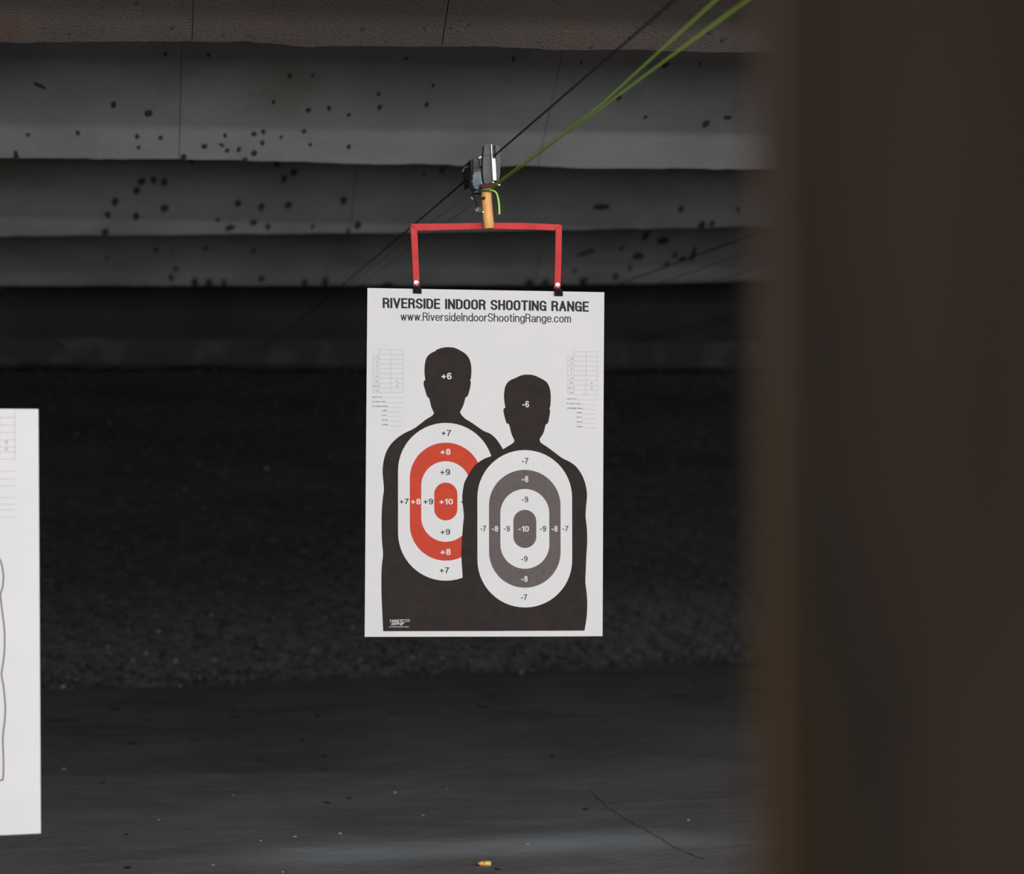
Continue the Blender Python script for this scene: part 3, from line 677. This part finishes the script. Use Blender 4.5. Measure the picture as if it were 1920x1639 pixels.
# frame: flat red bars
prism('crossbar', [(770, 421), (772, 419.5), (840, 419), (912, 417.5), (985, 418), (1052, 421), (1053.5, 423), (1041, 432), (985, 430), (918, 429), (840, 431), (782, 432.5)], YC, YC + 0.012, M['red'], car, 0.0012)
lg = prism('frame_leg', [(769.5, 422), (782.5, 433), (784.5, 480), (787, 541), (775.5, 541), (772.8, 480)], YC - 0.003, YC + 0.009, M['red'], car, 0.0012)
disc('screw', 780.5, 530, 4.6, YC - 0.009, YC - 0.002, M['chrome'], lg, 12, bevel=0.0015)
lg2 = prism('frame_leg', [(1053.8, 422), (1042, 432), (1041, 480), (1039, 546), (1050.5, 547), (1053, 480)], YC - 0.003, YC + 0.009, M['red'], car, 0.0012)
disc('screw', 1045.8, 534.5, 4.6, YC - 0.009, YC - 0.002, M['chrome'], lg2, 12, bevel=0.0015)
prism('weld_bead', [(1041.5, 430.5), (1052.5, 421.5), (1053.5, 423.5), (1043, 432.5)], YC - 0.005, YC, M['red'], car, 0.0008)
# wooden post
wp = [P(911.2, 350, 6.955), P(912.5, 372, 6.955), P(914.5, 400, 6.955), P(917.2, 428.5, 6.955)]
post = tube('wooden_post', wp, 0.0138, M['wood'], car, 14)
disc('peg_hole', 907.2, 371.5, 3.2, 6.938, 6.950, M['hole'], post, 10)
# string knot round the post and its loose tail
kn = []
for k in range(26):
    a = 2 * math.pi * k / 12; c = P(911.6, 357 + k * 0.13, 6.955); kn.append(c + Vector((math.cos(a) * 0.0158, math.sin(a) * 0.0158, 0)))
tube('string_knot', kn, 0.0026, M['green_old'], post, 6)
tail = smooth_line([P(919, 357.5, 6.938), P(925, 357.3, 6.93), P(931, 362.5, 6.93), P(934.3, 374, 6.93), P(936, 388, 6.93), P(936.2, 402, 6.93)], 6)
tube('string_tail', tail, 0.0024, M['green_tail'], post, 7, radii=[0.0019 + 0.0010 * i / len(tail) for i in range(len(tail))])
# trolley: near and far folded housings on a common plate
tr = link('trolley_body', prism('b', [(891, 322), (899, 317), (908, 318), (913, 326), (913, 343), (905, 348), (897, 352), (891, 344)], 6.95, 7.03, M['steel_blue'], None, 0.002, 6.90).data, None, car)
bpy.data.objects.remove(bpy.data.objects['b'])
prism('housing_cheek', [(908, 271.5), (911, 270.5), (921.2, 270), (921.6, 297), (924, 342), (914, 344), (907.5, 344), (905, 322), (906, 295)], 6.74, 6.775, M['zinc'], tr, 0.0018, 6.74)
prism('housing_cheek', [(928.5, 270.5), (934, 272), (937.5, 276), (938.5, 300), (938, 325), (935.5, 339), (930.5, 341), (929.5, 300)], 6.75, 6.78, M['zinc'], tr, 0.0018, 6.75)
prism('front_fold', [(920.6, 270), (922.2, 270), (923, 297), (928.6, 297.5), (930.8, 338), (924.5, 338.5), (922, 298)], 6.728, 6.742, M['zinc_bright'], tr, 0.0008, 6.73)
prism('wheel', [(925.2 + math.cos(a) * 3.2, 290 + math.sin(a) * 15) for a in [2 * math.pi * k / 18 for k in range(18)]], 6.765, 6.80, M['dark_metal'], tr, 0.0, 6.76)
prism('housing_cheek', [(882.6, 300), (885, 297), (888.5, 299), (890.5, 320), (892, 341), (886, 344), (883.6, 330)], 7.06, 7.24, M['dark_metal'], tr, 0.0015, 7.06)
prism('housing_cheek', [(887.5, 297.5), (897, 295), (900, 308), (902.5, 318), (897, 335), (893, 341), (888.5, 339), (887, 320)], 7.04, 7.22, M['zinc'], tr, 0.0018, 7.04)
prism('housing_cheek', [(897, 295), (901.5, 294.5), (902.5, 297), (901, 316), (899.5, 316)], 7.03, 7.2, M['dark_metal'], tr, 0.001, 7.04)
prism('top_lip', [(896, 296.3), (901, 294), (902, 296.2), (897, 298.2)], 7.015, 7.04, M['zinc_bright'], tr, 0.0005, 7.03)
rol = disc('roller', 893, 346, 7.2, 6.985, 7.03, M['dark_metal'], tr, 18, bevel=0.002)
disc('roller_pin', 893.5, 347, 4.6, 6.975, 6.987, M['steel_blue'], rol, 14, bevel=0.001)
prism('bolt', [(884.8, 338.8), (889, 337), (894.8, 337.2), (894.8, 339.3), (889, 339.4), (885.2, 341)], 6.96, 6.985, M['zinc_bright'], tr, 0.0006)
prism('collar', [(898.5, 348), (906, 344), (915, 341.5), (926, 340.2), (933, 340), (929, 345), (922, 351.5), (915, 353), (903, 353)], 6.925, 6.995, M['rust'], tr, 0.002, 6.93)
prism('lower_bracket', [(886, 361.5), (892, 358), (902, 352), (904, 362), (895, 361)], 6.97, 7.02, M['dark_metal'], tr, 0.001, 6.97)
prism('bolt', [(902.5, 342.6), (908, 343.6), (911, 345.5), (903, 344.6)], 6.90, 6.915, M['zinc_bright'], tr, 0.0004, 6.9)
prism('bolt', [(931.5, 344.3), (938.4, 346), (938, 347.8), (932.5, 346.5)], 6.90, 6.912, M['zinc_bright'], tr, 0.0004, 6.9)
prism('bolt', [(921, 341), (927, 341.2), (926.5, 342.4), (922, 342.4)], 6.90, 6.915, M['zinc_bright'], tr, 0.0003, 6.9)
tube('wire_end', smooth_line([P(882, 313.5, 7.08), P(875, 312.8, 7.05), P(870.5, 315, 7.05), P(868.5, 319, 7.05), P(866.3, 322.5, 7.05)], 5), 0.0017, M['wire_dull'], tr, 6)
tube('wire_end', smooth_line([P(889.5, 352, 7.0), P(887.5, 360, 7.0), P(889.5, 372, 6.99), P(897, 390, 6.975), P(903, 400, 6.965)], 5), 0.0016, M['dark_metal'], tr, 6)
tube('cotter_pin', [P(881.5, 369, 6.99), P(884, 371, 6.985), P(887, 374, 6.985)], 0.0024, M['wire'], tr, 6)
tube('wire_twist', [P(889, 391, 6.97), P(893, 394, 6.965), P(896, 397.5, 6.965)], 0.0016, M['wire'], tr, 6)
tube('wire_twist', [P(897, 387.5, 6.965), P(894.5, 393, 6.965), P(891.5, 398, 6.97)], 0.0014, M['wire'], tr, 6)
disc('eye_screw', 902, 394, 6.5, 6.965, 6.98, M['dark_metal'], tr, 14, bevel=0.002)
prism('bolt', [(905, 396), (907.5, 397), (907, 399), (904.5, 398)], 6.935, 6.945, M['wire'], tr, 0.0)

# binder clips
def clip(x0, y0, x1, y1, label):
    c = thing('binder_clip', label, 'binder clip', 'binder clips holding the paper')
    yp = S.Y + S.bend(P((x0 + x1) / 2, (y0 + y1) / 2, S.Y))
    prism('jaw', [(x0, y0 - 1), (x1 - 0.6, y0), (x1, y1), (x0 + 0.5, y1 - 0.6)], yp - 0.007, yp - 0.0052, M['clip'], c, 0.0005, YP)
    prism('jaw', [(x0, y0 - 1), (x1 - 0.6, y0), (x1, y1), (x0 + 0.5, y1 - 0.6)], yp + 0.0022, yp + 0.004, M['clip'], c, 0.0005, YP)
    prism('spine', [(x0, y0 - 4.5), (x1 - 0.6, y0 - 3.5), (x1 - 0.6, y0), (x0, y0 - 1)], yp - 0.007, yp + 0.004, M['clip'], c, 0.001, YP)
    xm = (x0 + x1) / 2
    tube('handle', smooth_line([P(xm - 4, y0 + 3, yp - 0.008), P(xm - 3, y0 - 6, yp - 0.0115), P(xm, y0 - 10, yp - 0.0125), P(xm + 3, y0 - 6, yp - 0.0115), P(xm + 4, y0 + 3, yp - 0.008)], 4), 0.0011, M['dark_metal'], c, 6)
clip(774, 541, 790.3, 551.2, 'black binder clip gripping the paper below the left red leg')
clip(1038.3, 545.5, 1054.8, 556, 'black binder clip gripping the paper below the right red leg')

# carrier of the nearer target, above the left edge of the photo
cxl, czl = P(-203, 345, YL).x, P(-203, 345, YL).z
ca2 = thing('target_carrier', 'red target frame holding the nearer paper target at the far left', 'target carrier')
ztop = P(-203, 765, YL).z; zc = czl - 0.16
box('crossbar', cxl - 0.19, cxl + 0.19, YL + 0.004, YL + 0.016, zc - 0.016, zc, M['red'], ca2, 0.0012)
for s in (-1, 1):
    l2 = box('frame_leg', cxl + s * 0.182 - 0.008, cxl + s * 0.182 + 0.008, YL + 0.002, YL + 0.014, ztop - 0.01, zc, M['red'], ca2, 0.0012)
    box('clamp', cxl + s * 0.182 - 0.011, cxl + s * 0.182 + 0.011, YL - 0.008, YL + 0.012, ztop - 0.014, ztop + 0.006, M['clip'], ca2, 0.001)
tube('wooden_post', [(cxl, YL, zc - 0.016), (cxl, YL, czl - 0.05)], 0.0138, M['wood'], ca2, 14)
box('trolley_body', cxl - 0.022, cxl - 0.006, YL - 0.2, YL + 0.2, czl - 0.07, czl + 0.03, M['zinc'], ca2, 0.002)
box('trolley_body', cxl + 0.006, cxl + 0.022, YL - 0.2, YL + 0.2, czl - 0.07, czl + 0.03, M['zinc'], ca2, 0.002)
box('collar', cxl - 0.022, cxl + 0.022, YL - 0.04, YL + 0.04, czl - 0.085, czl - 0.05, M['rust'], ca2, 0.002)

# ------------------------------------------------------------------ wire ropes and strings along the lanes
def run(name, pts, r, mat, label, cat, group=None, seg=6):
    o = tube(name, pts, r, mat, None, seg); return tag(o, label, cat, group)
c0 = P(905, 311, 7.0)
run('wire_rope', [(c0.x, y, c0.z + 0.012 * ((y - 7) / 7) ** 2) for y in (1.2, 2, 3, 4, 5, 6, 7, 8, 10, 12, 14, 17, 20.2)], 0.0024, M['cable'], 'black wire rope carrying the steel trolley', 'wire rope')
run('wire_rope', [(cxl, y, czl + max(0, y - YL) * 0.0125) for y in (1.2, 3, 5, 5.72, 7, 10, 14, 17, 20.2)], 0.0024, M['cable_grey'], 'grey wire rope at the far left over the nearer target', 'wire rope')
k0 = P(922, 354, 6.93)
run('pull_string', [k0, P(1160, 178, 5.15), P(1400, 0, 4.1), P(1900, -360, 2.9), P(1900, -360, 2.9) + (P(1900, -360, 2.9) - P(1400, 0, 4.1)) * 1.9], 0.0016, M['green'], 'lower of the two bright green strings tied to the wooden post', 'string', 'green pull strings')
run('pull_string', [k0 + Vector((-0.002, -0.002, 0.004)), P(1130, 193, 5.4), P(1342, 0, 4.35), P(1800, -420, 3.0), P(1800, -420, 3.0) + (P(1800, -420, 3.0) - P(1342, 0, 4.35)) * 1.75], 0.0016, M['green'], 'upper of the two bright green strings tied to the wooden post', 'string', 'green pull strings')
run('return_string', [P(897, 357, 7.0), P(820, 408, 8.1), P(640, 545, 12.0), P(560, 600, 15.5), P(495, 643, 20.1)], 0.0008, M['green_old'], 'faded green string running back from the trolley to the berm', 'string', 'faded green strings')
run('return_string', [P(900, 372, 6.99), P(860, 402, 7.7), P(655, 548, 12.0), P(590, 592, 15.5), P(515, 643, 20.1)], 0.0007, M['green_old'], 'second faded green string, just right of the first', 'string', 'faded green strings')
def lane(xa, ya, r, mat, label, Xl, cat='wire rope', group=None):
    d = ray(xa, ya); Yd = Xl / (d.x / d.y); z = EYE.z + d.z / d.y * Yd
    run('wire_rope', [(Xl, y, z) for y in (1.2, 5, 9, 14, 20.2)], r, mat, label, cat, group)
lane(1380, 452, 0.0026, M['cable'], 'topmost dark wire rope at the right beside the brown divider', 2.275, group='wire ropes of the lanes to the right')
lane(1400, 475, 0.0013, M['cable'], 'second dark wire rope from the top beside the brown divider', 2.32, group='wire ropes of the lanes to the right')
lane(1400, 509, 0.0013, M['cable'], 'third dark wire rope from the top beside the brown divider', 2.30, group='wire ropes of the lanes to the right')
lane(1392, 587, 0.0028, M['cable_grey'], 'fourth wire rope from the top, faint before the black end wall', 3.675, group='wire ropes of the lanes to the right')
lane(1392, 597, 0.0028, M['cable_grey'], 'lowest wire rope at the right, faint before the black end wall', 3.70, group='wire ropes of the lanes to the right')

# ------------------------------------------------------------------ cartridge on the floor
pc = PF(908, 1624); sC = (pc - EYE).length / F
ct = thing('cartridge', 'small brass cartridge lying on the floor below the target', 'cartridge'); 
L = 24.5 * sC; R = 5.0 * sC * 0.98
def lathe(name, prof, mat, parent, n=18):
    vs = []; fs = []
    for (x, r) in prof:
        for k in range(n):
            a = 2 * math.pi * k / n; vs.append(Vector((pc.x + x, pc.y + math.cos(a) * r, pc.z + R + math.sin(a) * r)))
    for i in range(len(prof) - 1):
        for k in range(n):
            k2 = (k + 1) % n; fs.append((i * n + k, i * n + k2, (i + 1) * n + k2, (i + 1) * n + k))
    fs += [tuple(range(n)), tuple(range(len(prof) * n - 1, len(prof) * n - n - 1, -1))]
    return mesh(name, vs, fs, mat, parent, smooth=True)
lathe('bullet', [(-L * .5, R * .08), (-L * .485, R * .25), (-L * .43, R * .5), (-L * .34, R * .75), (-L * .22, R * .92), (-L * .12, R * .95)], M['copper'], ct)
lathe('case', [(-L * .12, R * .98), (L * .40, R), (L * .42, R * .86), (L * .45, R * .86), (L * .455, R), (L * .5, R), (L * .5, R * .5)], M['brass'], ct)
